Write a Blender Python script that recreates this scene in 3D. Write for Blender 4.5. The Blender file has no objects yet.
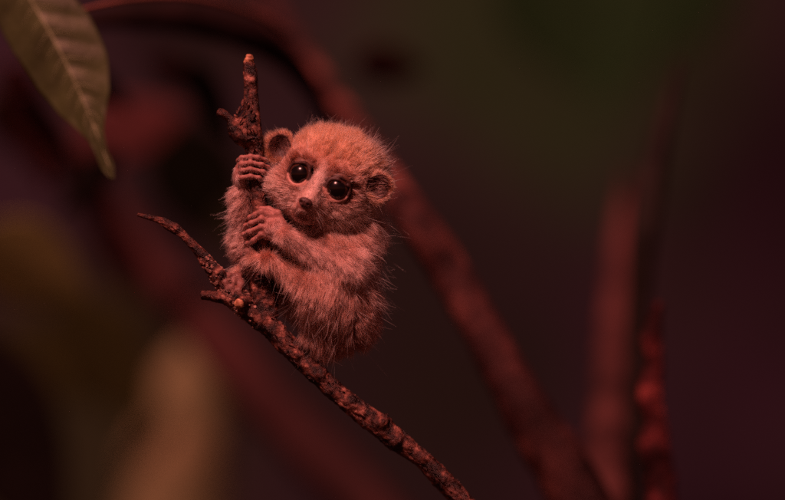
import bpy, math, random
import numpy as np
from mathutils import Vector, noise, kdtree

random.seed(7); rng = np.random.default_rng(7)
scene = bpy.context.scene
COL = scene.collection

# ------------------------------------------------------------------ camera, world, sun
S = 0.00032                      # metres per photo pixel in the plane of focus (real size of a baby loris)
LENS = 105.0
DIST = 785 * S * LENS / 36.0     # camera to the plane of focus
CZ = 1.30                        # height of the animal above the enclosure floor
cam_d = bpy.data.cameras.new('camera'); cam = bpy.data.objects.new('camera', cam_d); COL.objects.link(cam)
cam.location = (0, -DIST, CZ); cam.rotation_euler = (math.pi/2, 0, 0)
cam_d.lens = LENS; cam_d.sensor_width = 36; cam_d.clip_start = 0.02; cam_d.clip_end = 60
cam_d.dof.use_dof = True; cam_d.dof.focus_distance = DIST - 0.010; cam_d.dof.aperture_fstop = 3.3
scene.camera = cam

SUN_ELEV, SUN_AZ = math.radians(54), math.radians(200)    # from above, camera side, a little left
world = bpy.data.worlds.new('World'); scene.world = world; world.use_nodes = True
wn = world.node_tree.nodes; wl = world.node_tree.links
sky = wn.new('ShaderNodeTexSky'); sky.sky_type = 'NISHITA'; sky.sun_disc = False
sky.sun_elevation = SUN_ELEV; sky.sun_rotation = SUN_AZ
tint = wn.new('ShaderNodeMix'); tint.data_type = 'RGBA'; tint.blend_type = 'MULTIPLY'
tint.inputs[0].default_value = 1.0
tint.inputs[7].default_value = (1.0, 0.20, 0.13, 1)       # the whole place is lit red
wl.new(sky.outputs[0], tint.inputs[6]); wl.new(tint.outputs[2], wn['Background'].inputs[0])
wn['Background'].inputs[1].default_value = 0.03
sun_d = bpy.data.lights.new('sun', 'SUN'); sun = bpy.data.objects.new('sun', sun_d); COL.objects.link(sun)
sun_d.energy = 4.6; sun_d.angle = math.radians(8); sun_d.color = (1.0, 0.315, 0.27)
sd = Vector((math.sin(SUN_AZ)*math.cos(SUN_ELEV), math.cos(SUN_AZ)*math.cos(SUN_ELEV), math.sin(SUN_ELEV)))
sun.rotation_euler = (-sd).to_track_quat('-Z', 'Y').to_euler()
vs = scene.view_settings
scene.display_settings.display_device = 'sRGB'
vs.view_transform = 'Standard'; vs.look = 'None'; vs.exposure = 0.0; vs.gamma = 1.0; vs.use_curve_mapping = False
scene.render.engine = 'CYCLES'
scene.cycles.use_denoising = False
scene.cycles.max_bounces = 8; scene.cycles.sample_clamp_indirect = .6; scene.cycles.sample_clamp_direct = 1.3
try: scene.render.hair_type = 'STRIP'
except Exception: pass

# ------------------------------------------------------------------ helpers
def W(P):
    """photo-pixel units (x, y down, depth behind the plane of focus) near the animal -> metres (no perspective)"""
    P = np.asarray(P, float)
    return np.stack([(P[...,0]-392.5)*S, P[...,2]*S, CZ + (250-P[...,1])*S], -1)
def far(x, y, d):
    """point seen at photo pixel x, y at d metres behind the plane of focus"""
    k = 1 + d/DIST
    return np.array([(x-392.5)*S*k, d, CZ + (250-y)*S*k])
def mesh_obj(name, V, F, mat, parent=None, smooth=True):
    me = bpy.data.meshes.new(name); me.from_pydata([tuple(v) for v in V], [], [tuple(int(i) for i in f) for f in F])
    if smooth: me.polygons.foreach_set('use_smooth', [True]*len(me.polygons))
    me.materials.append(mat); me.update()
    o = bpy.data.objects.new(name, me); COL.objects.link(o)
    if parent is not None: o.parent = parent; o.matrix_parent_inverse.identity(); o.location = -Vector(base_of(parent))
    return o
def base_of(p):
    v = Vector((0,0,0))
    while p is not None: v += p.location; p = p.parent
    return v
def empty(name, loc):
    o = bpy.data.objects.new(name, None); COL.objects.link(o); o.location = loc; o.empty_display_size = .02; return o
def tag(o, label=None, cat=None, group=None, kind=None):
    if label: o['label'] = label
    if cat: o['category'] = cat
    if group: o['group'] = group
    if kind: o['kind'] = kind
    return o
def ramp(nt, fac, stops):
    r = nt.nodes.new('ShaderNodeValToRGB'); e = r.color_ramp.elements
    while len(e) < len(stops): e.new(0.5)
    for i, (p, c) in enumerate(stops): e[i].position = p; e[i].color = (*c, 1)
    nt.links.new(fac, r.inputs[0]); return r.outputs[0]
def noise_tex(nt, scale, detail=6, rough=.6, stretch=None):
    tc = nt.nodes.new('ShaderNodeTexCoord'); n = nt.nodes.new('ShaderNodeTexNoise')
    n.inputs['Scale'].default_value = scale; n.inputs['Detail'].default_value = detail; n.inputs['Roughness'].default_value = rough
    if stretch:
        m = nt.nodes.new('ShaderNodeMapping'); m.inputs['Scale'].default_value = stretch
        nt.links.new(tc.outputs['Object'], m.inputs[0]); nt.links.new(m.outputs[0], n.inputs[0])
    else: nt.links.new(tc.outputs['Object'], n.inputs[0])
    return n.outputs[0]
def material(name, stops, scale, rough=.6, bump=.3, bump_scale=None, bump_dist=.0006, coat=0., sss=0., stretch=None, spec=.5, rough_var=0.):
    m = bpy.data.materials.new(name); m.use_nodes = True; nt = m.node_tree; b = nt.nodes['Principled BSDF']
    f = noise_tex(nt, scale, stretch=stretch)
    nt.links.new(ramp(nt, f, stops), b.inputs['Base Color'])
    b.inputs['Roughness'].default_value = rough; b.inputs['Coat Weight'].default_value = coat; b.inputs['Specular IOR Level'].default_value = spec
    if rough_var:
        rr = ramp(nt, noise_tex(nt, scale*2.3), [(.35, (rough-rough_var,)*3), (.65, (rough+rough_var,)*3)]); nt.links.new(rr, b.inputs['Roughness'])
    if sss: b.inputs['Subsurface Weight'].default_value = sss; b.inputs['Subsurface Radius'].default_value = (.002,.0008,.0005); b.inputs['Subsurface Scale'].default_value = 1
    if bump:
        bn = nt.nodes.new('ShaderNodeBump'); bn.inputs['Strength'].default_value = bump; bn.inputs['Distance'].default_value = bump_dist
        nt.links.new(noise_tex(nt, bump_scale or scale*4, 8, .7), bn.inputs['Height']); nt.links.new(bn.outputs[0], b.inputs['Normal'])
    return m

bark = material('twig_bark', [(.40,(.012,.005,.004)),(.51,(.075,.026,.019)),(.60,(.22,.085,.060)),(.70,(.60,.31,.23))], 300, rough=.34, bump=.8, bump_scale=650, bump_dist=.0012, rough_var=.12)
cut_wood = material('cut_wood', [(.35,(.34,.15,.08)),(.6,(.75,.42,.24))], 700, rough=.35, bump=.3)
bark_dark = material('branch_bark', [(.38,(.014,.007,.007)),(.5,(.052,.021,.020)),(.62,(.17,.066,.056))], 32, spec=.12, rough=.5, bump=.6, bump_scale=160, bump_dist=.003)
bark_red = material('red_twig_bark', [(.42,(.022,.006,.007)),(.54,(.07,.014,.016)),(.66,(.26,.06,.055))], 75, spec=.12, rough=.75, bump=.5, bump_dist=.002)
bark_black = material('blackish_bark', [(.3,(.006,.006,.005)),(.7,(.02,.017,.014))], 60, spec=.12, rough=.7, bump=.4)
bark_dim = material('dim_bark', [(.3,(.022,.009,.009)),(.7,(.055,.020,.019))], 12, spec=.12, rough=.7, bump=.4, bump_dist=.003)
stump_m = material('stump_wood', [(.3,(.07,.085,.038)),(.5,(.125,.14,.065)),(.7,(.20,.19,.095))], 9, spec=.12, rough=.7, bump=.5, bump_dist=.004)

def spline(ctrl, n):
    """Catmull-Rom through control rows (x,y,d,r...)"""
    C = np.array(ctrl, float); C = np.vstack([2*C[0]-C[1], C, 2*C[-1]-C[-2]]); out = []
    segs = len(C)-3
    for u in np.linspace(0, segs-1e-9, n):
        i = int(u); t = u-i; p0,p1,p2,p3 = C[i:i+4]
        out.append(.5*(2*p1+(p2-p0)*t+(2*p0-5*p1+4*p2-p3)*t*t+(3*p1-p0-3*p2+p3)*t**3))
    return np.array(out)
def tube(pts, rad, sides=28, rough=0., freq=.1, knobs=(), cap_dome=.35, sharp=1., seed=0, grain=1.):
    """closed tapered tube with bark relief; all in the units of pts. knobs: (centre, radius, height)"""
    n = len(pts); V = []
    T = np.gradient(pts, axis=0); T /= np.linalg.norm(T, axis=1)[:,None]
    ref = np.array([0,0,1.]) if abs(T[0][2]) < .9 else np.array([0,1.,0])
    N = np.cross(T[0], ref); N /= np.linalg.norm(N)
    arc = np.concatenate([[0], np.cumsum(np.linalg.norm(np.diff(pts, axis=0), axis=1))])
    for i in range(n):
        N = N - T[i]*np.dot(N, T[i]); N /= np.linalg.norm(N); B = np.cross(T[i], N)
        for k in range(sides):
            a = 2*math.pi*k/sides; dr = N*math.cos(a)+B*math.sin(a); r = rad[i]
            p = pts[i]+dr*r
            if rough:
                q = Vector((math.cos(a)*r*freq*1.3, math.sin(a)*r*freq*1.3, arc[i]*freq*grain))+Vector((seed*7.3, seed*3.1, 0))
                f = noise.fractal(q, 1.0, 2.1, 4)                      # broad lumps
                g = 1-abs(noise.noise(q*2.7)*2); g = g*g               # ridges
                h = noise.noise(q*6.5)
                r = r*(1+rough*(f*.55 + g*.35*sharp + h*.25))
                p = pts[i]+dr*r
            for (c, kr, kh) in knobs:
                dd = np.linalg.norm(p-np.array(c, float))
                if dd < kr*1.6: p = p + dr*kh*math.exp(-(dd/kr*1.5)**2)*(1+.6*noise.noise(Vector(p*freq*5)))
            V.append(p)
    F = [(i*sides+k, i*sides+(k+1)%sides, (i+1)*sides+(k+1)%sides, (i+1)*sides+k) for i in range(n-1) for k in range(sides)]
    V.append(pts[0]-T[0]*rad[0]*cap_dome); V.append(pts[-1]+T[-1]*rad[-1]*cap_dome); a, b = len(V)-2, len(V)-1
    F += [(a, (k+1)%sides, k) for k in range(sides)] + [(b, (n-1)*sides+k, (n-1)*sides+(k+1)%sides) for k in range(sides)]
    return np.array(V), F

# ------------------------------------------------------------------ setting
wall_m = bpy.data.materials.new('mottled_wall'); wall_m.use_nodes = True
nt = wall_m.node_tree; b = nt.nodes['Principled BSDF']; b.inputs['Roughness'].default_value = .9; b.inputs['Specular IOR Level'].default_value = .08
base_c = ramp(nt, noise_tex(nt, 3.2, 4, .5), [(.34,(.008,.008,.008)),(.48,(.020,.017,.023)),(.60,(.028,.021,.034)),(.72,(.034,.023,.040))])
def patch(prev, cx, cz, rx, rz, col, amount, seed):
    """moss or mineral patch on the wall, with an uneven outline"""
    tc = nt.nodes.new('ShaderNodeTexCoord'); mp = nt.nodes.new('ShaderNodeMapping'); mp.vector_type = 'TEXTURE'
    mp.inputs['Location'].default_value = (cx, 1.6, cz); mp.inputs['Scale'].default_value = (rx, 3, rz)
    nt.links.new(tc.outputs['Object'], mp.inputs[0]); g = nt.nodes.new('ShaderNodeTexGradient'); g.gradient_type = 'SPHERICAL'; nt.links.new(mp.outputs[0], g.inputs[0])
    ad = nt.nodes.new('ShaderNodeMath'); ad.operation = 'MULTIPLY_ADD'; nt.links.new(noise_tex(nt, 7+seed, 5, .6), ad.inputs[0]); ad.inputs[1].default_value = .8; nt.links.new(g.outputs[1], ad.inputs[2])
    f = ramp(nt, ad.outputs[0], [(.42,(0,0,0)),(.95,(amount,)*3)])
    mx = nt.nodes.new('ShaderNodeMix'); mx.data_type = 'RGBA'; nt.links.new(f, mx.inputs[0]); nt.links.new(prev, mx.inputs[6]); mx.inputs[7].default_value = (*col, 1); return mx.outputs[2]
c1 = patch(base_c, .16, 1.52, .26, .24, (.018,.046,.017), .9, 0)
c1 = patch(c1, .02, 1.20, .22, .25, (.013,.017,.013), .7, 1)
c1 = patch(c1, .46, 1.22, .22, .55, (.034,.019,.036), .5, 2)
c1 = patch(c1, -.30, 1.10, .22, .25, (.022,.034,.012), .8, 3)
nt.links.new(c1, b.inputs['Base Color'])
def back_wall():
    V, F = [], []; nx, nz = 90, 60
    for j in range(nz+1):
        for i in range(nx+1):
            x = -4.5+9*i/nx; z = 4.0*j/nz
            V.append((x, 1.55+.14*noise.fractal(Vector((x*1.3, z*1.3, 4)), 1, 2, 5) + .05*x*x, z))
    for j in range(nz):
        for i in range(nx): a = j*(nx+1)+i; F.append((a, a+1, a+nx+2, a+nx+1))
    o = mesh_obj('rock_wall', V, F, wall_m); s = o.modifiers.new('thick', 'SOLIDIFY'); s.thickness = .1; s.offset = -1
    tag(o, 'dark mottled rock wall far behind the branches, out of focus', 'wall', kind='structure')
back_wall()
V, F = [], []
for j in range(41):
    for i in range(61):
        x, y = -9+18*i/60, -6+12*j/40; V.append((x, y, .05*noise.fractal(Vector((x*1.5, y*1.5, 0)), 1, 2, 4)))
for j in range(40):
    for i in range(60): a = j*61+i; F.append((a, a+1, a+62, a+61))
tag(mesh_obj('ground', V, F, material('dark_soil', [(.3,(.015,.010,.008)),(.7,(.04,.026,.018))], 6, spec=.12, rough=.95)), kind='structure')

def far_branch(name, ctrl, m, label, cat='branch', n=70, rough=.22, freq=40., sides=24, group=None, knobs=()):
    """ctrl rows: photo x, y, metres behind focus, radius in photo px as seen"""
    P, R = [], []
    for x, y, d, r in spline(ctrl, n):
        P.append(far(x, y, d)); R.append(r*S*(1+d/DIST))
    kn = [(far(x, y, d), kr*S*(1+d/DIST), kh*S*(1+d/DIST)) for (x, y, d, kr, kh) in knobs]
    V, F = tube(np.array(P), np.array(R), sides=sides, rough=rough, freq=freq, knobs=kn)
    return tag(mesh_obj(name, V, F, m), label, cat, group)

bark_up = material('upright_bark', [(.35,(.030,.014,.014)),(.6,(.095,.040,.037))], 22, spec=.12, rough=.6, bump=.5, bump_dist=.003)
far_branch('thick_branch', [(200,-90,.46,8),(266,0,.46,8),(333,98,.32,11),(398,196,.15,18),(455,280,.13,20),(512,385,.12,22),(566,475,.12,29),(620,590,.12,34)],
           bark_dark, 'long thick reddish branch running diagonally down behind the baby loris', knobs=[(534,402,.10,15,10),(470,300,.115,11,6),(425,235,.13,10,5)])
far_branch('upright_branch', [(626,175,.46,4),(620,240,.42,10),(614,330,.36,15),(608,420,.28,19),(600,500,.19,26),(595,600,.18,28)],
           bark_up, 'blurred upright reddish branch, broader, rising where the thick diagonal branch ends')
far_branch('dark_branch', [(680,60,.24,4),(664,120,.23,9),(651,180,.22,13),(643,240,.21,13),(638,310,.21,10),(636,420,.21,9),(640,600,.21,9)],
           bark_black, 'blackish slim branch leaning beside the upright reddish branch')
far_branch('red_twig', [(659,302,.11,4),(652,338,.11,9),(655,365,.11,8),(649,395,.11,12),(655,420,.11,11),(654,447,.11,14),(661,475,.11,13),(662,520,.11,16),(666,600,.11,16)],
           bark_red, 'thin knotty dark red twig standing at the lower right', 'twig', rough=.35, freq=90, knobs=[(646,342,.085,8,5),(655,405,.085,8,5),(652,445,.08,9,5)])
far_branch('slanting_branch', [(60,140,.75,18),(130,240,.70,22),(230,360,.62,25),(320,455,.56,27),(420,565,.52,28)],
           bark_dim, 'strongly blurred dull branch slanting across the lower left behind the twig')
far_branch('tree_stump', [(200,345,1.0,18),(190,385,1.0,36),(182,440,1.0,46),(172,500,1.0,52),(168,640,1.0,58)],
           stump_m, 'pale brownish stump, blurred, rising from the bottom at lower left', 'stump', rough=.12, freq=12, n=60)
far_branch('overhanging_branch', [(60,30,.20,5),(95,20,.20,9),(140,16,.20,14),(200,20,.21,17),(250,34,.22,17),(285,58,.24,13),(312,90,.26,10),(330,125,.28,8)],
           material('arch_bark', [(.4,(.007,.004,.004)),(.7,(.022,.010,.010))], 30, spec=.12, rough=.8), 'dark broad bent branch arching across the top left, above the olive leaf tip')

# leaves
def blade(base, tip, width, d0, d1, curl, skew, wave, profile):
    b0 = np.array(base, float); t0 = np.array(tip, float); ax = t0-b0; L = np.linalg.norm(ax); ax /= L; pr = np.array([-ax[1], ax[0]])
    def at(u, v, lift=0.):
        w = profile(u) if profile else (math.sin(math.pi*u**.8)**.75*(1-.25*u) + .012)
        c = b0+ax*L*u + pr*(v*w*width*.5 + skew*math.sin(math.pi*u) + (0 if profile is None else 2.2*math.sin(u*9)*abs(v)))
        rib = wave*math.sin(u*52 - abs(v)*7)*min(1, 3*(1-abs(v)))*min(1, 6*u)
        d = d0+(d1-d0)*u + (curl*(abs(v)-.25*(wave > 0))*w*width*.5 + rib + wave*1.3*math.exp(-abs(v)*9) - lift)*S
        return far(c[0], c[1], d)
    return at
def leaf(name, base, tip, width, m, d0, d1, label, curl=.15, skew=.0, group=None, wave=0., profile=None, cat='leaf', th=.0005):
    """blade from base pixel to tip pixel; width in px; depth d0 -> d1 metres"""
    nu, nv = (130, 44) if wave else (40, 16); V, F = [], []; at = blade(base, tip, width, d0, d1, curl, skew, wave, profile)
    for i in range(nu+1):
        for j in range(nv+1): V.append(at(i/nu, 2*j/nv-1))
    for i in range(nu):
        for j in range(nv): a = i*(nv+1)+j; F.append((a, a+1, a+nv+2, a+nv+1))
    o = mesh_obj(name, V, F, m); s = o.modifiers.new('thick', 'SOLIDIFY'); s.thickness = th; s.offset = 0
    return tag(o, label, cat, group)
leaf_m = bpy.data.materials.new('leaf_green'); leaf_m.use_nodes = True
def green_leaf_material(m, lo, hi, rough=.45):
    nt = m.node_tree; b = nt.nodes['Principled BSDF']
    nt.links.new(ramp(nt, noise_tex(nt, 55, 5, .6), [(.35, lo), (.65, hi)]), b.inputs['Base Color']); b.inputs['Specular IOR Level'].default_value = .3 if rough < .5 else .08; b.inputs['Roughness'].default_value = rough
    bn = nt.nodes.new('ShaderNodeBump'); bn.inputs['Strength'].default_value = .35; bn.inputs['Distance'].default_value = .0006
    nt.links.new(noise_tex(nt, 420, 4, .6), bn.inputs['Height']); nt.links.new(bn.outputs[0], b.inputs['Normal'])
green_leaf_material(leaf_m, (.030,.042,.014), (.064,.090,.031))
def prof(u):
    xs = [0,.06,.18,.38,.55,.68,.76,.82,.88,.95,1]; ys = [.18,.6,.9,1.,.92,.66,.38,.20,.15,.15,.03]
    return float(np.interp(u, xs, ys))
LF = ((0,-48), (114,179), 84)
lf = leaf('hanging_leaf', *LF, leaf_m, .052, .038, 'ribbed olive green leaf with a long drip tip hanging at the top left', curl=.30, skew=-9, wave=1.0, profile=prof)
at = blade(*LF, .052, .038, .30, -9, 1.0, prof); LV, LF_ = [], []
def addtube(pts, rad, sides):
    V, F = tube(np.array(pts), np.array(rad), sides=sides); k = len(LV); LV.extend(V.tolist()); LF_.extend([tuple(i+k for i in f) for f in F])
addtube([at(u, 0, .9) for u in np.linspace(.02,.97,60)], np.linspace(1.9,.5,60)*S, 10)
for k in range(13):
    for sg in (-1, 1):
        u0 = .08+k*.058
        addtube([at(min(.98, u0+.11*t**1.4), sg*t*.9, .35) for t in np.linspace(0, 1, 18)], np.linspace(.8,.25,18)*S, 6)
rib_m = material('leaf_rib', [(.3,(.17,.22,.11)),(.7,(.25,.32,.16))], 200, rough=.5, bump=.1)
mr = mesh_obj('leaf_veins', LV, LF_, rib_m, lf)
P = np.array([far(x, y, d) for x, y, d in spline([(48,24,.062),(62,17,.062),(90,8,.065),(130,0,.08),(180,-3,.11),(225,4,.14),(265,18,.17),(290,36,.19)], 60)])
V, F = tube(P, np.linspace(1.7,4.2,60)*S, sides=12, rough=.15, freq=200)
tag(mesh_obj('leaf_stalk', V, F, material('stalk', [(.3,(.16,.07,.05)),(.7,(.26,.11,.085))], 120, rough=.5)), 'thin arching reddish stalk above the dark branch, meeting the olive leaf', 'stalk')

red_m = bpy.data.materials.new('red_leaf'); red_m.use_nodes = True; green_leaf_material(red_m, (.07,.028,.030), (.13,.048,.046), .7)
olive_m = bpy.data.materials.new('olive_leaf'); olive_m.use_nodes = True; green_leaf_material(olive_m, (.12,.14,.05), (.19,.20,.07), .7)
dull_m = bpy.data.materials.new('dull_olive_leaf'); dull_m.use_nodes = True; green_leaf_material(dull_m, (.045,.055,.016), (.075,.085,.028), .7)
dgreen_m = bpy.data.materials.new('dark_green_leaf'); dgreen_m.use_nodes = True; green_leaf_material(dgreen_m, (.030,.090,.034), (.042,.118,.044), .7)
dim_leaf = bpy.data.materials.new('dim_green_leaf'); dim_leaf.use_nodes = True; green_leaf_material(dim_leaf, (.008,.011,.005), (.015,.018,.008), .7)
leaf('red_leaf', (82,142), (186,112), 72, red_m, .55, .60, 'blurred dull red leaf right of the olive leaf tip', th=.001)
leaf('red_leaf', (10,60), (48,190), 50, red_m, .40, .44, 'blurred dull red leaf behind the lower edge of the olive leaf', th=.001)
leaf('red_leaf', (60,150), (120,235), 46, red_m, .55, .60, 'dim red leaf below the olive leaf tip, strongly blurred', th=.001)
leaf('olive_leaf', (-20,235), (88,300), 96, olive_m, .42, .46, 'blurred yellowish olive leaf at the left edge', th=.001)
leaf('olive_leaf', (60,300), (150,420), 110, dull_m, .9, .95, 'large dull olive leaf, strongly blurred, left of the pale stump', th=.001)
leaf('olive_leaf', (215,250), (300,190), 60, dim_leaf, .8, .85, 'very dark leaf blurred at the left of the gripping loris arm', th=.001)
leaf('dark_fill', (-40,330), (60,560), 130, bark_black, .5, .55, 'large blackish leaf shape added for darkness, blurred at the bottom left corner', th=.001)  # leaf-shaped dark mass added to stand in for darkness at the lower left
leaf('dark_fill', (165,120), (240,260), 110, dim_leaf, .9, .95, 'blackish leaf shape added for darkness, blurred between the olive leaf and the perch twig tip', th=.001)  # second added dark mass, deepening the dark area behind the twig
near_red = bpy.data.materials.new('dim_red_leaf'); near_red.use_nodes = True; green_leaf_material(near_red, (.030,.010,.010), (.07,.022,.022), .7)
for (b0, t0, w, m_, d, lab) in [((20,95),(75,165),26,near_red,.26,'small dim red leaf just under the edge of the olive leaf'),
        ((150,60),(215,95),30,near_red,.40,'dim red leaf under the dark arching branch, left of the side twig'),
        ((118,150),(60,215),34,bark_black,.30,'blackish leaf shape filling a dark gap below the drip tip of the olive leaf'),
        ((-10,95),(30,160),40,dull_m,.5,'dull olive leaf at the left edge above the yellowish one'),
        ((190,60),(232,140),34,dim_leaf,.35,'very dark leaf shape filling a dark gap beside the bud of the side twig'),
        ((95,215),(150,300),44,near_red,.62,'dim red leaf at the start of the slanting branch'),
        ((70,60),(130,110),30,dim_leaf,.3,'very dark leaf shape filling a dark gap between the olive leaf and the dark arching branch'),
        ((0,330),(70,400),60,dull_m,.8,'dull olive leaf low at the left edge')]:
    leaf('background_leaf', b0, t0, w, m_, d, d+.03, lab, th=.001)  # the blackish and very dark ones are added to fill black gaps
leaf('brown_leaf', (355,60), (425,70), 46, bark_dim, .5, .55, 'dim brown leaf blurred behind the loris, above its head', th=.001)
for (x0,y0,x1,y1,w,d,lab) in [(520,-60,590,90,110,1.0,'dim green leaf, leftmost of the blurred leaves at the top'),
                          (640,-80,600,110,110,1.05,'dim green leaf, central among the blurred leaves at the top'),
                          (720,-70,665,60,90,1.1,'dim green leaf, rightmost of the blurred leaves at the top')]:
    leaf('green_leaf', (x0,y0), (x1,y1), w, dgreen_m, d, d+.05, lab, group='green leaves hanging before the wall', th=.001)

# ------------------------------------------------------------------ the twig the loris holds
twig = empty('perch_branch', tuple(W((470,560,0))))
tag(twig, 'rough barked perch branch in sharp focus, with an upright side twig the loris grips', 'branch')
def wt(ctrl, n, sides=30, rough=.3, freq=.06, knobs=(), dome=.35, seed=0, grain=.42):
    C = spline(ctrl, n); V, F = tube(C[:,:3], C[:,3], sides=sides, rough=rough, freq=freq, knobs=knobs, cap_dome=dome, seed=seed, grain=grain)
    return W(V), F
V, F = wt([(140,215,-22,1.8),(160,220,-21,3.2),(172,226,-20.5,4.6),(186,236,-20,3.9),(200,251,-18,4.6),(212,266,-16,6.4),(226,285,-14,8.5),(243,303,-13,10.5),(266,322,-12,10.5),
           (292,349,-10,9.5),(318,375,-8,9),(350,403,-5,9),(384,430,-2,10.5),(412,452,2,8.5),(438,475,6,9),(462,502,10,9.5),(515,565,16,11)],
          420, sides=44, rough=.36, freq=.085,
          knobs=[((222,272,-24),9,4),((238,296,-26),10,4),((300,352,-22),9,4),((322,370,-18),10,6),((330,390,-16),8,3),((384,420,-12),12,9),((396,440,-8),9,6),((352,398,-14),8,3),((424,456,-4),7,3),((181,226,-24),6,2.5),((205,262,-20),6,3)])
mesh_obj('stem', V, F, bark, twig)
V, F = wt([(268,318,-8,11),(263,292,-8,13),(260,270,-8,10),(262,240,-9,7.6),(261,210,-10,7.4),(258,180,-10,7.6),(256,150,-10,8.2),(253,125,-10,8),(252,100,-10,6.8),(251,75,-10,6.4),(249,63,-10,4.8)],
          260, sides=36, rough=.24, freq=.10, dome=.9, knobs=[((244,130,-18),14,9),((243,122,-14),10,7),((252,140,-18),10,5),((262,276,-20),13,7),((252,82,-16),6,2)], seed=2)
st = mesh_obj('side_twig', V, F, bark, twig)
V, F = wt([(249,138,-12,11),(241,132,-14,11),(235,125,-16,7.5),(231,120,-17,3.6),(226,116,-17,4.3),(222,114,-17,4.6),(219,113,-17,3.6)], 60, sides=24, rough=.26, freq=.14, seed=5)
mesh_obj('bud', V, F, bark, twig)
V, F = wt([(238,300,-16,7),(224,297,-18,6),(211,295,-19,5.2),(203,295,-19,4)], 60, sides=24, rough=.3, freq=.14, seed=7)
mesh_obj('stub', V, F, bark, twig)
V, F = wt([(247,300,-20,7),(242,302,-30,5.2),(241,303,-33,4.6)], 24, sides=24, rough=.12, freq=.2, dome=.12, seed=3)
so = mesh_obj('cut_stub', V, F, bark, twig)
V, F = wt([(241.3,302.8,-32.6,5.0),(240.8,303.2,-34.2,4.4)], 8, sides=24, rough=.22, freq=.3, dome=.15)
mesh_obj('cut_end', V, F, cut_wood, so)
V, F = wt([(249,66,-10,4.6),(250,60,-11,3.9),(250.5,56,-12,2.9)], 14, sides=20, rough=.5, freq=.35, dome=.3)
mesh_obj('broken_tip', V, F, cut_wood, twig)
# flakes of bark: many small raised scales in one mesh, surface pattern of the stem
def flakes():
    V, F = [], []
    C = spline([(200,252,-17,6),(226,285,-14,8.5),(266,322,-12,10.5),(292,349,-10,9.5),(318,375,-8,9),(350,403,-5,9),(384,430,-2,10.5),(412,452,2,8.5),(438,475,6,9),(462,502,10,9.5)], 200)
    D = spline([(268,300,-8,13),(260,270,-8,12),(262,240,-9,7.6),(261,210,-10,7.4),(256,150,-10,9),(246,128,-14,12),(252,100,-10,7.2),(251,70,-10,6)], 160)
    for src, n in ((C, 520), (D, 300)):
        for _ in range(n):
            i = random.randrange(1, len(src)-1); p = src[i,:3]; r = src[i,3]; t = src[i+1,:3]-src[i-1,:3]; t /= np.linalg.norm(t)
            a = random.random()*2*math.pi; q = np.cross(t, (math.cos(a), math.sin(a), math.sin(a*1.7)+.2)); q /= np.linalg.norm(q)
            s = np.cross(t, q); c = p+q*r*random.uniform(.98, 1.16)
            l, w, h = random.uniform(1.,4.2), random.uniform(.35,1.0), random.uniform(.3,1.4); k = len(V)
            rt = random.uniform(-.55,.55); t2 = t*math.cos(rt)+s*math.sin(rt); s2 = np.cross(t2, q)
            for z, f in ((-1.2,1.),(0,1.05)):
                for m in range(6):
                    an = m*math.pi/3; V.append(c+q*z+(t2*math.cos(an)*l+s2*math.sin(an)*w)*f*random.uniform(.75,1.15))
            V.append(c+q*h+t2*random.uniform(-.5,.5)*l)
            for m in range(6): F.append((k+m, k+(m+1)%6, k+6+(m+1)%6, k+6+m)); F.append((k+6+m, k+6+(m+1)%6, k+12))
    return W(np.array(V)), F
def crust():
    V, F = [], []
    C = spline([(205,257,-18,5),(226,285,-14,8.5),(243,303,-13,10.5),(266,322,-12,10.5),(300,356,-9,9)], 120)
    for _ in range(420):
        i = min(int(abs(random.gauss(38, 20))), 118); i = max(i, 1); p = C[i,:3]; r = C[i,3]; t = C[i+1,:3]-C[i-1,:3]; t /= np.linalg.norm(t)
        q = np.cross(t, (random.gauss(0,1), random.gauss(0,1), random.gauss(0,1))); q /= np.linalg.norm(q); s = np.cross(t, q); c = p+q*r*random.uniform(1.02, 1.26)
        k = len(V); R = random.uniform(.7, 1.9); m = 7
        for z, f in ((-1.2,.7),(.1,1.),(.5,.8)):
            for a in range(m): an = a*2*math.pi/m; V.append(c+q*z+(t*math.cos(an)+s*math.sin(an))*R*f*random.uniform(.7,1.2))
        V.append(c+q*.3)
        for l in (0, 1):
            for a in range(m): F.append((k+l*m+a, k+l*m+(a+1)%m, k+(l+1)*m+(a+1)%m, k+(l+1)*m+a))
        for a in range(m): F.append((k+2*m+a, k+2*m+(a+1)%m, k+3*m))
    return W(np.array(V)), F
V, F = crust(); mesh_obj('lichen', V, F, material('lichen', [(.35,(.10,.05,.04)),(.55,(.34,.20,.16)),(.7,(.55,.36,.30))], 700, rough=.6, bump=.3), twig, smooth=False)
V, F = flakes(); mesh_obj('bark_flakes', V, F, bark, twig, smooth=False)

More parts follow.
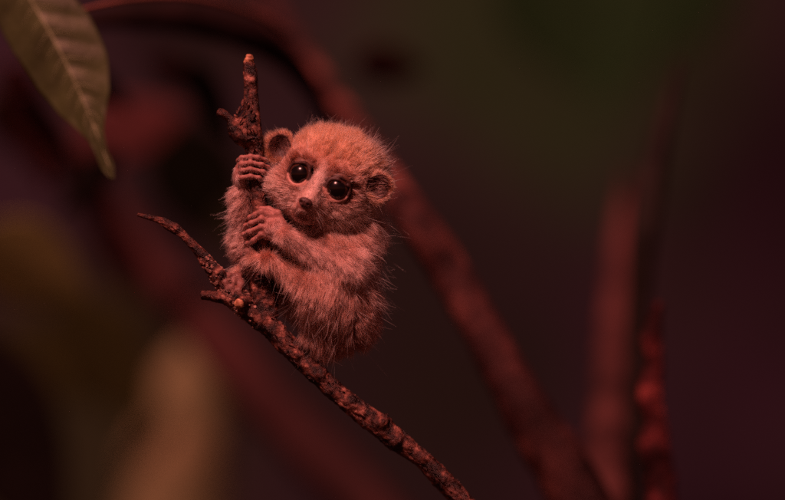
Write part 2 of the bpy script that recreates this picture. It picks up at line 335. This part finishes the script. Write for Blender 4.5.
# ------------------------------------------------------------------ the loris: one signed-distance field -> one continuous mesh
H = np.array([327., 178., -5.])
A0 = np.array([.927, .375, 0]); B0 = np.array([-.375, .927, 0]); N0 = np.array([0, 0, -1.])
YAW = math.radians(8)
HA = A0*math.cos(YAW)+N0*math.sin(YAW); HC = -A0*math.sin(YAW)+N0*math.cos(YAW); HB = B0
def hp(a, b, c): return H+HA*a+HB*b+HC*c
HM = np.stack([HA, HB, HC])
class Ell:
    def __init__(s, c, r, M=np.eye(3)): s.c = np.array(c, float); s.r = np.array(r, float); s.M = M; s.rad = max(r)
    def bb(s): return s.c-s.rad, s.c+s.rad
    def d(s, P):
        q = (P-s.c)@s.M.T; k0 = np.sqrt(((q/s.r)**2).sum(-1)); k1 = np.sqrt(((q/s.r**2)**2).sum(-1)); return k0*(k0-1)/np.maximum(k1, 1e-6)
class Cap:
    def __init__(s, a, b, ra, rb): s.a = np.array(a, float); s.b = np.array(b, float); s.ra, s.rb = ra, rb
    def bb(s): m = max(s.ra, s.rb); return np.minimum(s.a, s.b)-m, np.maximum(s.a, s.b)+m
    def d(s, P):
        ab = s.b-s.a; t = np.clip(((P-s.a)@ab)/(ab@ab), 0, 1); return np.linalg.norm(P-(s.a+t[...,None]*ab), axis=-1)-(s.ra+(s.rb-s.ra)*t)
class Tor:
    def __init__(s, c, n, R, r): s.c = np.array(c, float); s.n = np.array(n, float)/np.linalg.norm(n); s.R, s.r_ = R, r
    def bb(s): m = s.R+s.r_; return s.c-m, s.c+m
    def d(s, P):
        q = P-s.c; h = q@s.n; rr = np.sqrt(np.maximum((q**2).sum(-1)-h*h, 0)); return np.sqrt((rr-s.R)**2+h*h)-s.r_
prims = []      # (primitive, blend k, region, mode)
def add(p, k, reg, mode='u'): prims.append((p, k, reg, mode))
# torso
add(Cap((336,228,8),(334,288,-9),40,37), 1, 'torso')
add(Cap((334,296,-3),(324,333,-5),33,18), 14, 'torso')
add(Cap((338,215,10),(330,190,8),38,40), 10, 'torso')
# left side: thigh and upper arm, behind the side twig
add(Cap((318,305,22),(252,258,16),26,13), 9, 'leg'); add(Cap((252,258,16),(238,276,2),10,6), 4, 'leg')
add(Cap((305,232,18),(246,244,8),22,13), 9, 'arm'); add(Cap((246,244,8),(241,192,-5),12.5,7.5), 6, 'arm')
# near arm across the chest
add(Cap((366,238,-2),(350,266,-32),17,14), 12, 'arm'); add(Cap((350,266,-32),(288,237,-35),14,8.5), 11, 'arm')
# near leg: thigh, shin arching over the knot
add(Cap((348,318,-4),(318,292,-24),28,15), 18, 'leg'); add(Cap((318,292,-27),(272,262,-24),13,7.5), 9, 'leg'); add(Cap((272,262,-26),(252,258,-18),7.5,5.5), 4, 'leg')
# head
add(Ell(hp(5,-4,-4),(54,46,46),HM), 8, 'head')
add(Ell(hp(0,19,13),(45,32,33),HM), 8, 'head')
for s in (-1, 1):
    add(Ell(hp(s*30,24,18),(17,15,17),HM), 8, 'head')
    add(Ell(hp(s*20,-7,36),(14,8,8),HM), 6, 'head')
add(Cap(hp(0,10,40),hp(0,27,47),8,8.5), 6, 'muzzle')
add(Cap(hp(0,30,34),hp(0,33,51),17,9), 7, 'muzzle')
add(Ell(hp(0,43,38),(12,7,12),HM), 4, 'muzzle')
add(Ell(hp(-6,39,46),(6,5,7),HM), 3, 'muzzle'); add(Ell(hp(6,39,46),(6,5,7),HM), 3, 'muzzle')
add(Cap(hp(-9,45.5,49),hp(9,45.5,49),1.1,1.1), 1.5, 'muzzle', 's')
EYES = []
for s in (-1, 1):
    ax = HA*s*.30+HC*.95+HB*.02; ax /= np.linalg.norm(ax); c = hp(19.8 if s > 0 else -18.0,6.8,35.5); EYES.append((c, ax))
    add(Ell(c,(13.4,)*3), 1.5, 'eye', 's')
    add(Tor(c+ax*6.9, ax, 11.8, 1.8), 1.6, 'lid')
add(Cap(hp(9.5,2.0,43.5),hp(19.5,-1.8,46.6),1.4,1.8), 1.2, 'lid'); add(Cap(hp(19.5,-1.8,46.6),hp(30,1.4,42),1.8,1.4), 1.2, 'lid')
add(Cap(hp(-10,-3.2,44),hp(-18,-4.6,46),1.2,1.6), 1.2, 'lid'); add(Cap(hp(-18,-4.6,46),hp(-28,-.8,42),1.6,1.2), 1.2, 'lid')
# ears
EARS = []
for s in (-1, 1):
    n = HA*s*.45+HC*.88-HB*.1 if s > 0 else HA*.02+HC*.98-HB*.1; n /= np.linalg.norm(n); u = np.cross(n, HB); u /= np.linalg.norm(u); v = np.cross(n, u)
    c = hp(52.5 if s > 0 else -54, -9.5 if s > 0 else -10.5, 18 if s > 0 else 8); EARS.append((c, n)); M = np.stack([u, v, n])
    add(Ell(c,(14.5,16,6.5),M), 3, 'ear'); add(Ell(c+n*5.4,(11.2,12.6,6.6),M), 2, 'earin', 's')
# hands
def finger(pts, r0, r1, reg='finger'):
    for i in range(len(pts)-1):
        a = r0+(r1-r0)*i/(len(pts)-1); b_ = r0+(r1-r0)*(i+1)/(len(pts)-1)
        add(Cap(pts[i], pts[i+1], a*.93, b_*.93), .7 if i else 2, reg)
        if 0 < i < len(pts)-1: add(Ell(pts[i], (a*1.16,)*3), 1.2, reg)
add(Ell((241,176,-9),(7,12,8)), 4, 'hand')
for i, (y, dx, sl, zz) in enumerate([(159,-3,.5,0),(165.5,1,1.6,-1.2),(172,2,2.4,-.4),(178.6,-2,1.2,.8)]):
    finger([(239,y+2,-9),(243,y-sl*.3,-19+zz),(252,y-1.2-sl*.4,-22.5+zz),(262+dx,y-.8+sl*.5,-21.5+zz),(268+dx,y+.8+sl,-15),(268.5+dx,y+2+sl,-7)], 3.0, 2.1)
finger([(242,184,-6),(250,187,4),(262,183,5),(268,178,2)], 3.8, 3)
add(Ell((276,229,-27),(14,11,8)), 5, 'hand')
for i, (y, dx, sl, zz) in enumerate([(213.5,4,0,.5),(220.5,0,1.5,-1.5),(228,-2,2.6,-.5),(235.5,2,3.5,1)]):
    finger([(273,y+3,-27),(263,y-1,-29.5+zz),(253+dx,y+1.5+sl,-25+zz),(247+dx,y+4+sl,-16),(248+dx,y+6+sl,-7)], 3.3, 2.3)
finger([(284,224,-28),(279,214,-26),(270,210,-22),(262,209,-20)], 4.2, 3.1)
# feet: toes over the branch and round the knot
for (x, y) in ((229,276),(235,281),(242,284)):
    finger([(240,276,-2),(x,y,-14),(x-2,y+6,-22),(x+0,y+13,-24)], 4, 2.6)
for y in (252,259,266):
    finger([(256,259,-20),(249,y,-20),(244,y+3,-12),(246,y+4,-3)], 4, 3)

LO = np.array([212.,108.,-80.]); HI = np.array([412.,382.,80.]); ST = 1.2
dims = np.ceil((HI-LO)/ST).astype(int)+1
field = np.full(dims, 30.0)
gx = [LO[i]+ST*np.arange(dims[i]) for i in range(3)]
def smin(a, b_, k): h = np.maximum(k-np.abs(a-b_), 0)/k; return np.minimum(a, b_)-h*h*k*.25
for p, k, reg, mode in prims:
    lo, hi = p.bb(); m = k+6
    i0 = np.clip(((lo-m-LO)/ST).astype(int), 0, dims-1); i1 = np.clip(((hi+m-LO)/ST).astype(int)+2, 1, dims)
    P = np.stack(np.meshgrid(gx[0][i0[0]:i1[0]], gx[1][i0[1]:i1[1]], gx[2][i0[2]:i1[2]], indexing='ij'), -1)
    sl = tuple(slice(i0[a], i1[a]) for a in range(3)); d = p.d(P)
    field[sl] = smin(field[sl], d, k) if mode == 'u' else -smin(-field[sl], d, k)
def surface_nets(f):
    s = f < 0; nx, ny, nz = f.shape; acc = np.zeros((nx-1, ny-1, nz-1, 3)); cnt = np.zeros((nx-1, ny-1, nz-1))
    for ax in range(3):
        for o1 in (0, 1):
            for o2 in (0, 1):
                off = [0,0,0]; oth = [a for a in range(3) if a != ax]; off[oth[0]] = o1; off[oth[1]] = o2
                a_ = tuple(slice(off[i], off[i]+f.shape[i]-1) for i in range(3)); off2 = off.copy(); off2[ax] = 1
                b_ = tuple(slice(off2[i], off2[i]+f.shape[i]-1) for i in range(3))
                fa, fb = f[a_], f[b_]; cr = s[a_] != s[b_]; t = np.where(cr, fa/np.where(cr, fa-fb, 1), 0)
                for i in range(3): acc[...,i] += np.where(cr, (t if i == ax else off[i]), 0)
                cnt += cr
    act = cnt > 0; idx = -np.ones(act.shape, int); idx[act] = np.arange(act.sum())
    ijk = np.argwhere(act); V = ijk+acc[act]/cnt[act][:,None]; Q = []
    for ax in range(3):
        a_ = [slice(1, -1)]*3; a_[ax] = slice(0, -1); b_ = list(a_); b_[ax] = slice(1, None)
        sa, sb = s[tuple(a_)], s[tuple(b_)]; e = np.argwhere(sa != sb); base = e+1; base[:,ax] -= 1; ins = sa[sa != sb]
        o1, o2 = [(1,2),(2,0),(0,1)][ax]
        def cell(d1, d2): c = base.copy(); c[:,o1] -= d1; c[:,o2] -= d2; return idx[c[:,0], c[:,1], c[:,2]]
        q = np.stack([cell(1,1), cell(0,1), cell(0,0), cell(1,0)], 1); q[~ins] = q[~ins][:,::-1]; Q.append(q)
    return V, np.vstack(Q)
V, Q = surface_nets(field); V = LO+V*ST
Q = Q[(Q >= 0).all(1)]
# W() mirrors the axes' handedness (y down, depth) -> even number of swaps; orientation is checked below
REG = ['torso','leg','arm','head','muzzle','lid','ear','hand','finger','earin','eye']
dist = np.full((len(REG), len(V)), 1e9)
for p, k, reg, mode in prims:
    d = np.abs(p.d(V)) if mode == 's' else p.d(V)
    r = REG.index(reg); dist[r] = np.minimum(dist[r], d)
dist[REG.index('earin')] += .2
region = dist.argmin(0)
region[(dist[REG.index('earin')] < 1.1) & (dist[REG.index('ear')] < .2)] = REG.index('earin')
# light relaxation
for _ in range(2):
    sm = np.zeros_like(V); c = np.zeros(len(V))
    for a in range(4):
        for b_ in ((a+1) % 4,):
            np.add.at(sm, Q[:,a], V[Q[:,b_]]); np.add.at(sm, Q[:,b_], V[Q[:,a]]); np.add.at(c, Q[:,a], 1); np.add.at(c, Q[:,b_], 1)
    V = V*.5+.5*sm/np.maximum(c, 1)[:,None]
# normals in px space
def vnormals(V, Q):
    n = np.cross(V[Q[:,2]]-V[Q[:,0]], V[Q[:,3]]-V[Q[:,1]]); N = np.zeros_like(V)
    for a in range(4): np.add.at(N, Q[:,a], n)
    return N/np.maximum(np.linalg.norm(N, axis=1), 1e-9)[:,None]
N = vnormals(V, Q)
if ((V-V.mean(0))*N).sum() < 0: N = -N
WV = W(V); nw = np.cross(WV[Q[:,2]]-WV[Q[:,0]], WV[Q[:,3]]-WV[Q[:,1]]).mean
fn = np.cross(WV[Q[:,2]]-WV[Q[:,0]], WV[Q[:,3]]-WV[Q[:,1]])
WN = np.stack([N[:,0], N[:,2], -N[:,1]], 1)
if (fn*WN[Q[:,0]]).sum() < 0: Q = Q[:,::-1]
Ri = {n: i for i, n in enumerate(REG)}

def local(P): return (P-H)@HM.T          # head coordinates a,b,c
def sst(x, a, b_): t = np.clip((x-a)/(b_-a), 0, 1); return t*t*(3-2*t)
def lerp(a, b_, t): return a+(np.asarray(b_)-a)*t[:,None]
def vnoise(P, f, seed=0): return np.array([noise.noise(Vector(p*f)+Vector((seed*11.7, seed*5.1, seed))) for p in P])
def pigment(P, reg):
    """colour of the coat (pattern of the species) with chin shadow painted in, by place on the body"""
    L = local(P); a, b_, c = L.T
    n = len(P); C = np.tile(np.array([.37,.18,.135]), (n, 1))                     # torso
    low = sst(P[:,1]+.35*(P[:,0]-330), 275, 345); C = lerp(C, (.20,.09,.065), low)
    C[reg == Ri['arm']] = (.47,.245,.20); C[reg == Ri['leg']] = C[reg == Ri['leg']]*1.05
    hd = np.isin(reg, [Ri['head'], Ri['muzzle'], Ri['lid'], Ri['ear'], Ri['earin'], Ri['eye']])
    Hc = np.tile(np.array([.66,.36,.28]), (n, 1))
    Hc = lerp(Hc, (.60,.27,.15), sst(-b_, -12, 34))                              # orange crown
    ab = np.abs(a)
    Hc = lerp(Hc, (.62,.38,.30), sst(b_, 8, 28)*sst(ab, 14, 26))               # greyer cheeks
    for s in (-1, 1):
        de = np.sqrt((a-s*20)**2+(b_-6)**2); Hc = lerp(Hc, (.20,.085,.06), np.exp(-((de-15.5)/6)**2)*.92*(c > 20))
        dk = np.exp(-(((a-s*27)/11)**2+((b_+8)/8)**2)); Hc = lerp(Hc, (.24,.10,.065), dk*.85*(c > 15))
    bl = np.exp(-(a/(4.2+.16*np.maximum(b_,0)))**2)*sst(c, 25, 36)*sst(b_, -20, 0)*(1-sst(b_, 29, 34)); Hc = lerp(Hc, (1.1,.84,.74), bl*.97)   # pale blaze
    mz = sst(b_, 36, 44)*np.exp(-(a/20)**2)*(c > 25); Hc = lerp(Hc, (.16,.06,.05), mz*.85)  # chin shadow below the nose, painted into the coat colour
    C[hd] = Hc[hd]*.76
    C[reg == Ri['ear']] = (.38,.18,.11)
    C[reg == Ri['earin']] = (.08,.033,.025)
    C[reg == Ri['hand']] = (.62,.36,.30); C[reg == Ri['finger']] = (.58,.33,.29)
    return C
# body mesh with skin colour as vertex attribute
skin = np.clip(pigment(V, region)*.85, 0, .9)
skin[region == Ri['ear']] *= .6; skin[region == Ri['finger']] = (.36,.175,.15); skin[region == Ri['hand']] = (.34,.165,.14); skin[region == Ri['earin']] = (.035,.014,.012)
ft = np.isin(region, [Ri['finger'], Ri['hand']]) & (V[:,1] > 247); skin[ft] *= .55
skin[region == Ri['eye']] = (.02,.01,.01)
Lv = local(V)
lid = region == Ri['lid']; skin[lid] = np.where((Lv[lid,1] > 10.5)[:,None], (.58,.33,.27), (.05,.02,.016))
muz = np.exp(-(Lv[:,0]/13)**2)*sst(Lv[:,2], 38, 46)*sst(Lv[:,1], 24, 32); skin = lerp(skin, (.34,.13,.115), muz*.45)
skin_m = bpy.data.materials.new('skin'); skin_m.use_nodes = True; nt = skin_m.node_tree; b = nt.nodes['Principled BSDF']
at = nt.nodes.new('ShaderNodeAttribute'); at.attribute_name = 'skin_colour'; nt.links.new(at.outputs['Color'], b.inputs['Base Color'])
b.inputs['Roughness'].default_value = .5; b.inputs['Subsurface Weight'].default_value = .15; b.inputs['Subsurface Radius'].default_value = (.0012,.0005,.0003); b.inputs['Subsurface Scale'].default_value = 1
bn = nt.nodes.new('ShaderNodeBump'); bn.inputs['Strength'].default_value = .5; bn.inputs['Distance'].default_value = .0003
nt.links.new(noise_tex(nt, 2200, 4, .6), bn.inputs['Height']); nt.links.new(bn.outputs[0], b.inputs['Normal'])
me = bpy.data.meshes.new('baby_slow_loris')
me.from_pydata(W(V).tolist(), [], Q.tolist()); me.polygons.foreach_set('use_smooth', [True]*len(me.polygons)); me.materials.append(skin_m)
ca = me.attributes.new('skin_colour', 'FLOAT_COLOR', 'POINT'); ca.data.foreach_set('color', np.hstack([skin, np.ones((len(V),1))]).astype(np.float32).ravel()); me.update()
loris = bpy.data.objects.new('baby_slow_loris', me); COL.objects.link(loris)
tag(loris, 'fluffy baby slow loris with huge dark eyes clinging to the upright side twig', 'slow loris')

# eyes, nose
def ball(c, ax, r, t0, t1, dr=0., nseg=40, nr=28):
    """part of a sphere about axis ax from polar angle t0 to t1"""
    ax = ax/np.linalg.norm(ax); u = np.cross(ax, (0,1,0)); u /= np.linalg.norm(u); v = np.cross(ax, u); V, F = [c+ax*(r+dr)*math.cos(t0)], []
    for i in range(1, nr+1):
        t = t0+(t1-t0)*i/nr; fall = 1-(i/nr)**4 if t1 < 3 else 1
        for k in range(nseg): p = 2*math.pi*k/nseg; V.append(c+(ax*math.cos(t)+(u*math.cos(p)+v*math.sin(p))*math.sin(t))*(r+dr*fall))
    for k in range(nseg): F.append((0, 1+k, 1+(k+1) % nseg))
    for i in range(nr-1):
        for k in range(nseg): F.append((1+i*nseg+k, 1+(i+1)*nseg+k, 1+(i+1)*nseg+(k+1) % nseg, 1+i*nseg+(k+1) % nseg))
    return W(np.array(V)), [f[::-1] for f in F]
def gloss(name, stops, rough):
    m = material(name, stops, 900, rough=rough, bump=0); b = m.node_tree.nodes['Principled BSDF']
    b.inputs['Coat Weight'].default_value = 1; b.inputs['Coat Roughness'].default_value = .04; b.inputs['Coat IOR'].default_value = 1.5; return m
iris_m = gloss('iris', [(.3,(.035,.011,.006)),(.7,(.095,.030,.017))], .3); pupil_m = gloss('pupil', [(.3,(.002,.002,.002)),(.7,(.004,.002,.002))], .2)
gaze = (HC+HB*.02); gaze /= np.linalg.norm(gaze)
for c, ax in EYES:
    V_, F_ = ball(c, ax, 12.7, 0, math.pi); e = mesh_obj('eye', V_, F_, iris_m, loris)
    V_, F_ = ball(c, (ax*.5+gaze*.5), 12.7, 0, math.radians(42), .30, nr=18); mesh_obj('pupil', V_, F_, pupil_m, e)
nose_m = material('nose_skin', [(.3,(.04,.017,.015)),(.7,(.085,.034,.030))], 1500, rough=.42, bump=.6, bump_scale=4000, bump_dist=.0002)
def nose():
    V, F = [], []; nu, nv = 30, 20; c = hp(0,31.5,58)
    for i in range(nv+1):
        t = math.pi*i/nv
        for k in range(nu):
            p = 2*math.pi*k/nu; x, y, z = math.sin(t)*math.cos(p)*6.9, math.sin(t)*math.sin(p)*5.3, math.cos(t)*4.8
            x *= 1-.22*(y/5.2)                                   # broad above, narrow below
            if z > 0:
                for s in (-1, 1): z -= 2.4*math.exp(-(((x-s*3.5)/1.5)**2+((y-.8)/1.3)**2))   # nostrils
                z -= .9*math.exp(-(x/.7)**2)*(y > -1)
            V.append(c+HA*x+HB*y+HC*z)
    for i in range(nv):
        for k in range(nu): a = i*nu+k; b_ = i*nu+(k+1) % nu; F.append((a, b_, b_+nu, a+nu))
    return W(np.array(V)), F
V_, F_ = nose(); mesh_obj('nose', V_, F_, nose_m, loris)

# ------------------------------------------------------------------ fur: hair curves
tri = np.vstack([Q[:,[0,1,2]], Q[:,[0,2,3]]])
area = .5*np.linalg.norm(np.cross(V[tri[:,1]]-V[tri[:,0]], V[tri[:,2]]-V[tri[:,0]]), axis=1)
dens_r = {'torso':2.5,'leg':2.6,'arm':2.8,'head':3.4,'muzzle':3.2,'lid':.0,'ear':4.2,'hand':1.6,'finger':.7,'earin':.7,'eye':0}
treg = region[tri[:,0]]
facing = .45+.55*np.clip(-N[tri[:,0],2]+.6, 0, 1)
wgt = area*np.array([dens_r[REG[i]] for i in range(len(REG))])[treg]*facing
NH = int(wgt.sum()); pick = rng.choice(len(tri), NH, p=wgt/wgt.sum())
uu = rng.random((NH, 2)); fl = uu.sum(1) > 1; uu[fl] = 1-uu[fl]; T = tri[pick]
w0 = (1-uu.sum(1))[:,None]; w1 = uu[:,:1]; w2 = uu[:,1:]
Rt = V[T[:,0]]*w0+V[T[:,1]]*w1+V[T[:,2]]*w2; Nn = N[T[:,0]]*w0+N[T[:,1]]*w1+N[T[:,2]]*w2; Nn /= np.linalg.norm(Nn, axis=1)[:,None]
rg = region[T[:,0]]; L = local(Rt)
keep = np.ones(NH, bool)
for s, (c, ax) in zip((-1, 1), EYES):
    q = Rt-c; h = q@ax; rr = np.sqrt(np.maximum((q**2).sum(1)-h*h, 0)); keep &= ~((rr < 13.6) & (h > 0))
for c, n in EARS:
    q = Rt-c; h = q@n; rr = np.sqrt(np.maximum((q**2).sum(1)-h*h, 0)); keep &= ~((rr < 15.5) & (h > -4) & np.isin(rg, [Ri['head'], Ri['torso'], Ri['arm']])); keep &= ~((rr < 10.5) & (h > -8) & (rg == Ri['ear']))
keep &= ~((np.abs(L[:,0]) < 7.5) & (np.abs(L[:,1]-32) < 6) & (L[:,2] > 50))
Rt, Nn, rg, L = Rt[keep], Nn[keep], rg[keep], L[keep]; NH = len(Rt)
print('hairs', NH)
inh = np.isin(rg, [Ri['head'], Ri['muzzle'], Ri['ear'], Ri['earin']])
nosep = hp(0, 24, 46)
flow = np.where(inh[:,None], Rt-nosep, np.array([.25,1.,.05]))
flow[rg == Ri['arm']] = (.55,.75,-.1)
lowbelly = (~inh) & (Rt[:,1] > 280); flow[lowbelly] = (-.25,1,-.1)
back = (~inh) & (Rt[:,0] > 355); flow[back] = (.75,.7,0)
leftm = (~inh) & (Rt[:,0] < 262) & (rg != Ri['hand']) & (rg != Ri['finger']); flow[leftm] = (-.8,.4,0)
flow = flow/np.linalg.norm(flow, axis=1)[:,None]; flow -= Nn*(flow*Nn).sum(1)[:,None]; 
nz = np.stack([vnoise(Rt, .055, s) for s in (1,2,3)], 1); nz2 = np.stack([vnoise(Rt, .2, s) for s in (4,5,6)], 1)
wn_ = np.where(inh, .50, .42); wf = np.where(inh, .9, .75)
face = inh & (L[:,2] > 26)
wn_ = np.where(face, .34, wn_)
Dr = Nn*wn_[:,None]+flow*wf[:,None]+nz*.42+nz2*.62+rng.normal(0, .14, (NH,3)); 
er = np.isin(rg, [Ri['ear'], Ri['earin']]); Dr[er] += rng.normal(0, .28, (er.sum(), 3))
dn = (Dr*Nn).sum(1); Dr += Nn*np.maximum(.14-dn, 0)[:,None]
Dr /= np.linalg.norm(Dr, axis=1)[:,None]
lenr = {'torso':10.5,'leg':9,'arm':8.,'head':9.0,'muzzle':2.8,'lid':1,'ear':5.8,'hand':4.2,'finger':1.7,'earin':6,'eye':1}
Ln = np.array([lenr[n] for n in REG])[rg]
Ln = np.where(rg == Ri['head'], 3.6+4.6*sst(np.linalg.norm(Rt-hp(0,15,50), axis=1), 18, 60), Ln)
Ln *= rng.uniform(.6, 1.2, NH)*(1+.5*vnoise(Rt, .09, 9))
u = rng.random(NH)
for c, n in EARS:
    de = np.linalg.norm(Rt-c, axis=1); Ln = np.where((de < 30) & (rg == Ri['head']), Ln*(.35+.65*sst(de, 14, 30)), Ln)
fuzz = (u < .016) & ~np.isin(rg, [Ri['finger'], Ri['muzzle'], Ri['hand'], Ri['earin']]) & ~(face & (L[:,1] < 30)); Ln[fuzz] *= rng.uniform(1.2, 1.9, fuzz.sum())
Dr[fuzz] = Dr[fuzz]*.55+Nn[fuzz]*.75+rng.normal(0,.12,(fuzz.sum(),3)); Dr[fuzz] /= np.linalg.norm(Dr[fuzz], axis=1)[:,None]
# sparse long guard tufts at the rear of the head, as in the photo
tuft = (rg == Ri['head']) & (L[:,2] < 12) & (rng.random(NH) < .03); Ln[tuft] *= rng.uniform(1.2, 2.0, tuft.sum())
spot = ((rg == Ri['head']) & (L[:,0] > 26) & (L[:,1] < 4) & (L[:,2] < 20)) | ((rg == Ri['arm']) & (Rt[:,0] < 250) & (Rt[:,1] < 235) & (Rt[:,1] > 190)) | ((rg == Ri['torso']) & (Rt[:,0] > 366))
spot &= vnoise(Rt, .22, 21) > .18; spot &= rng.random(NH) < .22
Ln[spot] *= rng.uniform(1.3, 2.1, spot.sum()); tuft = tuft | spot; Dr[spot] = Dr[spot]+Nn[spot]*.35; Dr[spot] /= np.linalg.norm(Dr[spot], axis=1)[:,None]
# clumps
NG = NH//16; gi = rng.choice(NH, NG, replace=False); kd = kdtree.KDTree(NG)
for i, g in enumerate(gi): kd.insert(Rt[g], i)
kd.balance(); near = np.array([gi[kd.find(p)[1]] for p in Rt])
K = 7; tt = np.linspace(0, 1, K); gdir = np.array([0,1.,0])
bend = flow*.30+gdir*np.where(inh, .03, .16)[:,None]+rng.normal(0, 1, (NH,3))*np.where(fuzz | tuft, .42, .14)[:,None]
Pn = Rt[:,None,:]-Nn[:,None,:]*.4+Dr[:,None,:]*(Ln[:,None]*tt)[:,:,None]+bend[:,None,:]*(Ln[:,None]*tt**2)[:,:,None]
cl = np.where(inh, .22, .30)*rng.uniform(.5, 1.1, NH); cl[fuzz] *= .3; cl = np.clip(cl, 0, .9)
same = np.linalg.norm(Rt-Rt[near], axis=1) < 7
gt = Pn[near]; scale_l = (Ln/np.maximum(Ln[near], .5))[:,None,None]
gt = gt[:,:1]+(gt-gt[:,:1])*np.minimum(scale_l, 1.6)
Pn = Pn+(gt-Pn)*((cl*same)[:,None]*tt**1.3)[:,:,None]
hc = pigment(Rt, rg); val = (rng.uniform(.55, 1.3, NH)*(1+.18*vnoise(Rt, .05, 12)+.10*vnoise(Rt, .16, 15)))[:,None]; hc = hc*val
pale = rng.random(NH) < .15; hc[pale] = hc[pale]*.5+np.array([.88,.68,.62])*.5
hc[fuzz | tuft] = np.array([.92,.74,.66]); hc = np.clip(hc, .02, .95)
cd = bpy.data.hair_curves.new('fur'); cd.add_curves([K]*NH)
cd.position_data.foreach_set('vector', W(Pn).astype(np.float32).ravel())
r0 = np.where(np.isin(rg, [Ri['finger'], Ri['hand'], Ri['muzzle']]), .16, .215)*rng.uniform(.75, 1.2, NH); r0[fuzz | tuft] = .14
rad = (r0[:,None]*(1-.78*tt**1.5)*S).astype(np.float32)
ra = cd.attributes.get('radius') or cd.attributes.new('radius', 'FLOAT', 'POINT'); ra.data.foreach_set('value', rad.ravel())
ha = cd.attributes.new('hair_colour', 'FLOAT_COLOR', 'CURVE'); ha.data.foreach_set('color', np.hstack([hc, np.ones((NH,1))]).astype(np.float32).ravel())
fur_m = bpy.data.materials.new('fur'); fur_m.use_nodes = True; nt = fur_m.node_tree; nt.nodes.clear()
out = nt.nodes.new('ShaderNodeOutputMaterial'); hb = nt.nodes.new('ShaderNodeBsdfHairPrincipled'); at = nt.nodes.new('ShaderNodeAttribute'); at.attribute_name = 'hair_colour'
hb.parametrization = 'COLOR'; nt.links.new(at.outputs['Color'], hb.inputs['Color']); hb.inputs['Roughness'].default_value = .42; hb.inputs['Radial Roughness'].default_value = .75
hb.inputs['Random Roughness'].default_value = .2
nt.links.new(hb.outputs[0], out.inputs[0]); cd.materials.append(fur_m)
fur = bpy.data.objects.new('fur', cd); COL.objects.link(fur); fur.parent = loris
NWH = 22; wp = []
for i in range(NWH):
    sg = -1 if i % 2 else 1; a, b_ = sg*rng.uniform(6, 11), rng.uniform(30, 40)
    p0 = hp(a, b_, 50-abs(a)*.5); dv = HA*sg*rng.uniform(.7,1)+HB*rng.uniform(-.1,.6)+HC*rng.uniform(.2,.7); dv /= np.linalg.norm(dv); l = rng.uniform(11, 21)
    wp.append([p0+dv*l*t+HB*l*.22*t*t for t in tt])
wc = bpy.data.hair_curves.new('whiskers'); wc.add_curves([K]*NWH); wc.position_data.foreach_set('vector', W(np.array(wp)).astype(np.float32).ravel())
wr = wc.attributes.get('radius') or wc.attributes.new('radius', 'FLOAT', 'POINT'); wr.data.foreach_set('value', np.tile(.15*(1-.8*tt)*S, NWH).astype(np.float32))
wa = wc.attributes.new('hair_colour', 'FLOAT_COLOR', 'CURVE'); wa.data.foreach_set('color', np.tile([.7,.5,.42,1], NWH).astype(np.float32)); wc.materials.append(fur_m)
wo = bpy.data.objects.new('whiskers', wc); COL.objects.link(wo); wo.parent = loris
print('scene built', len(V))
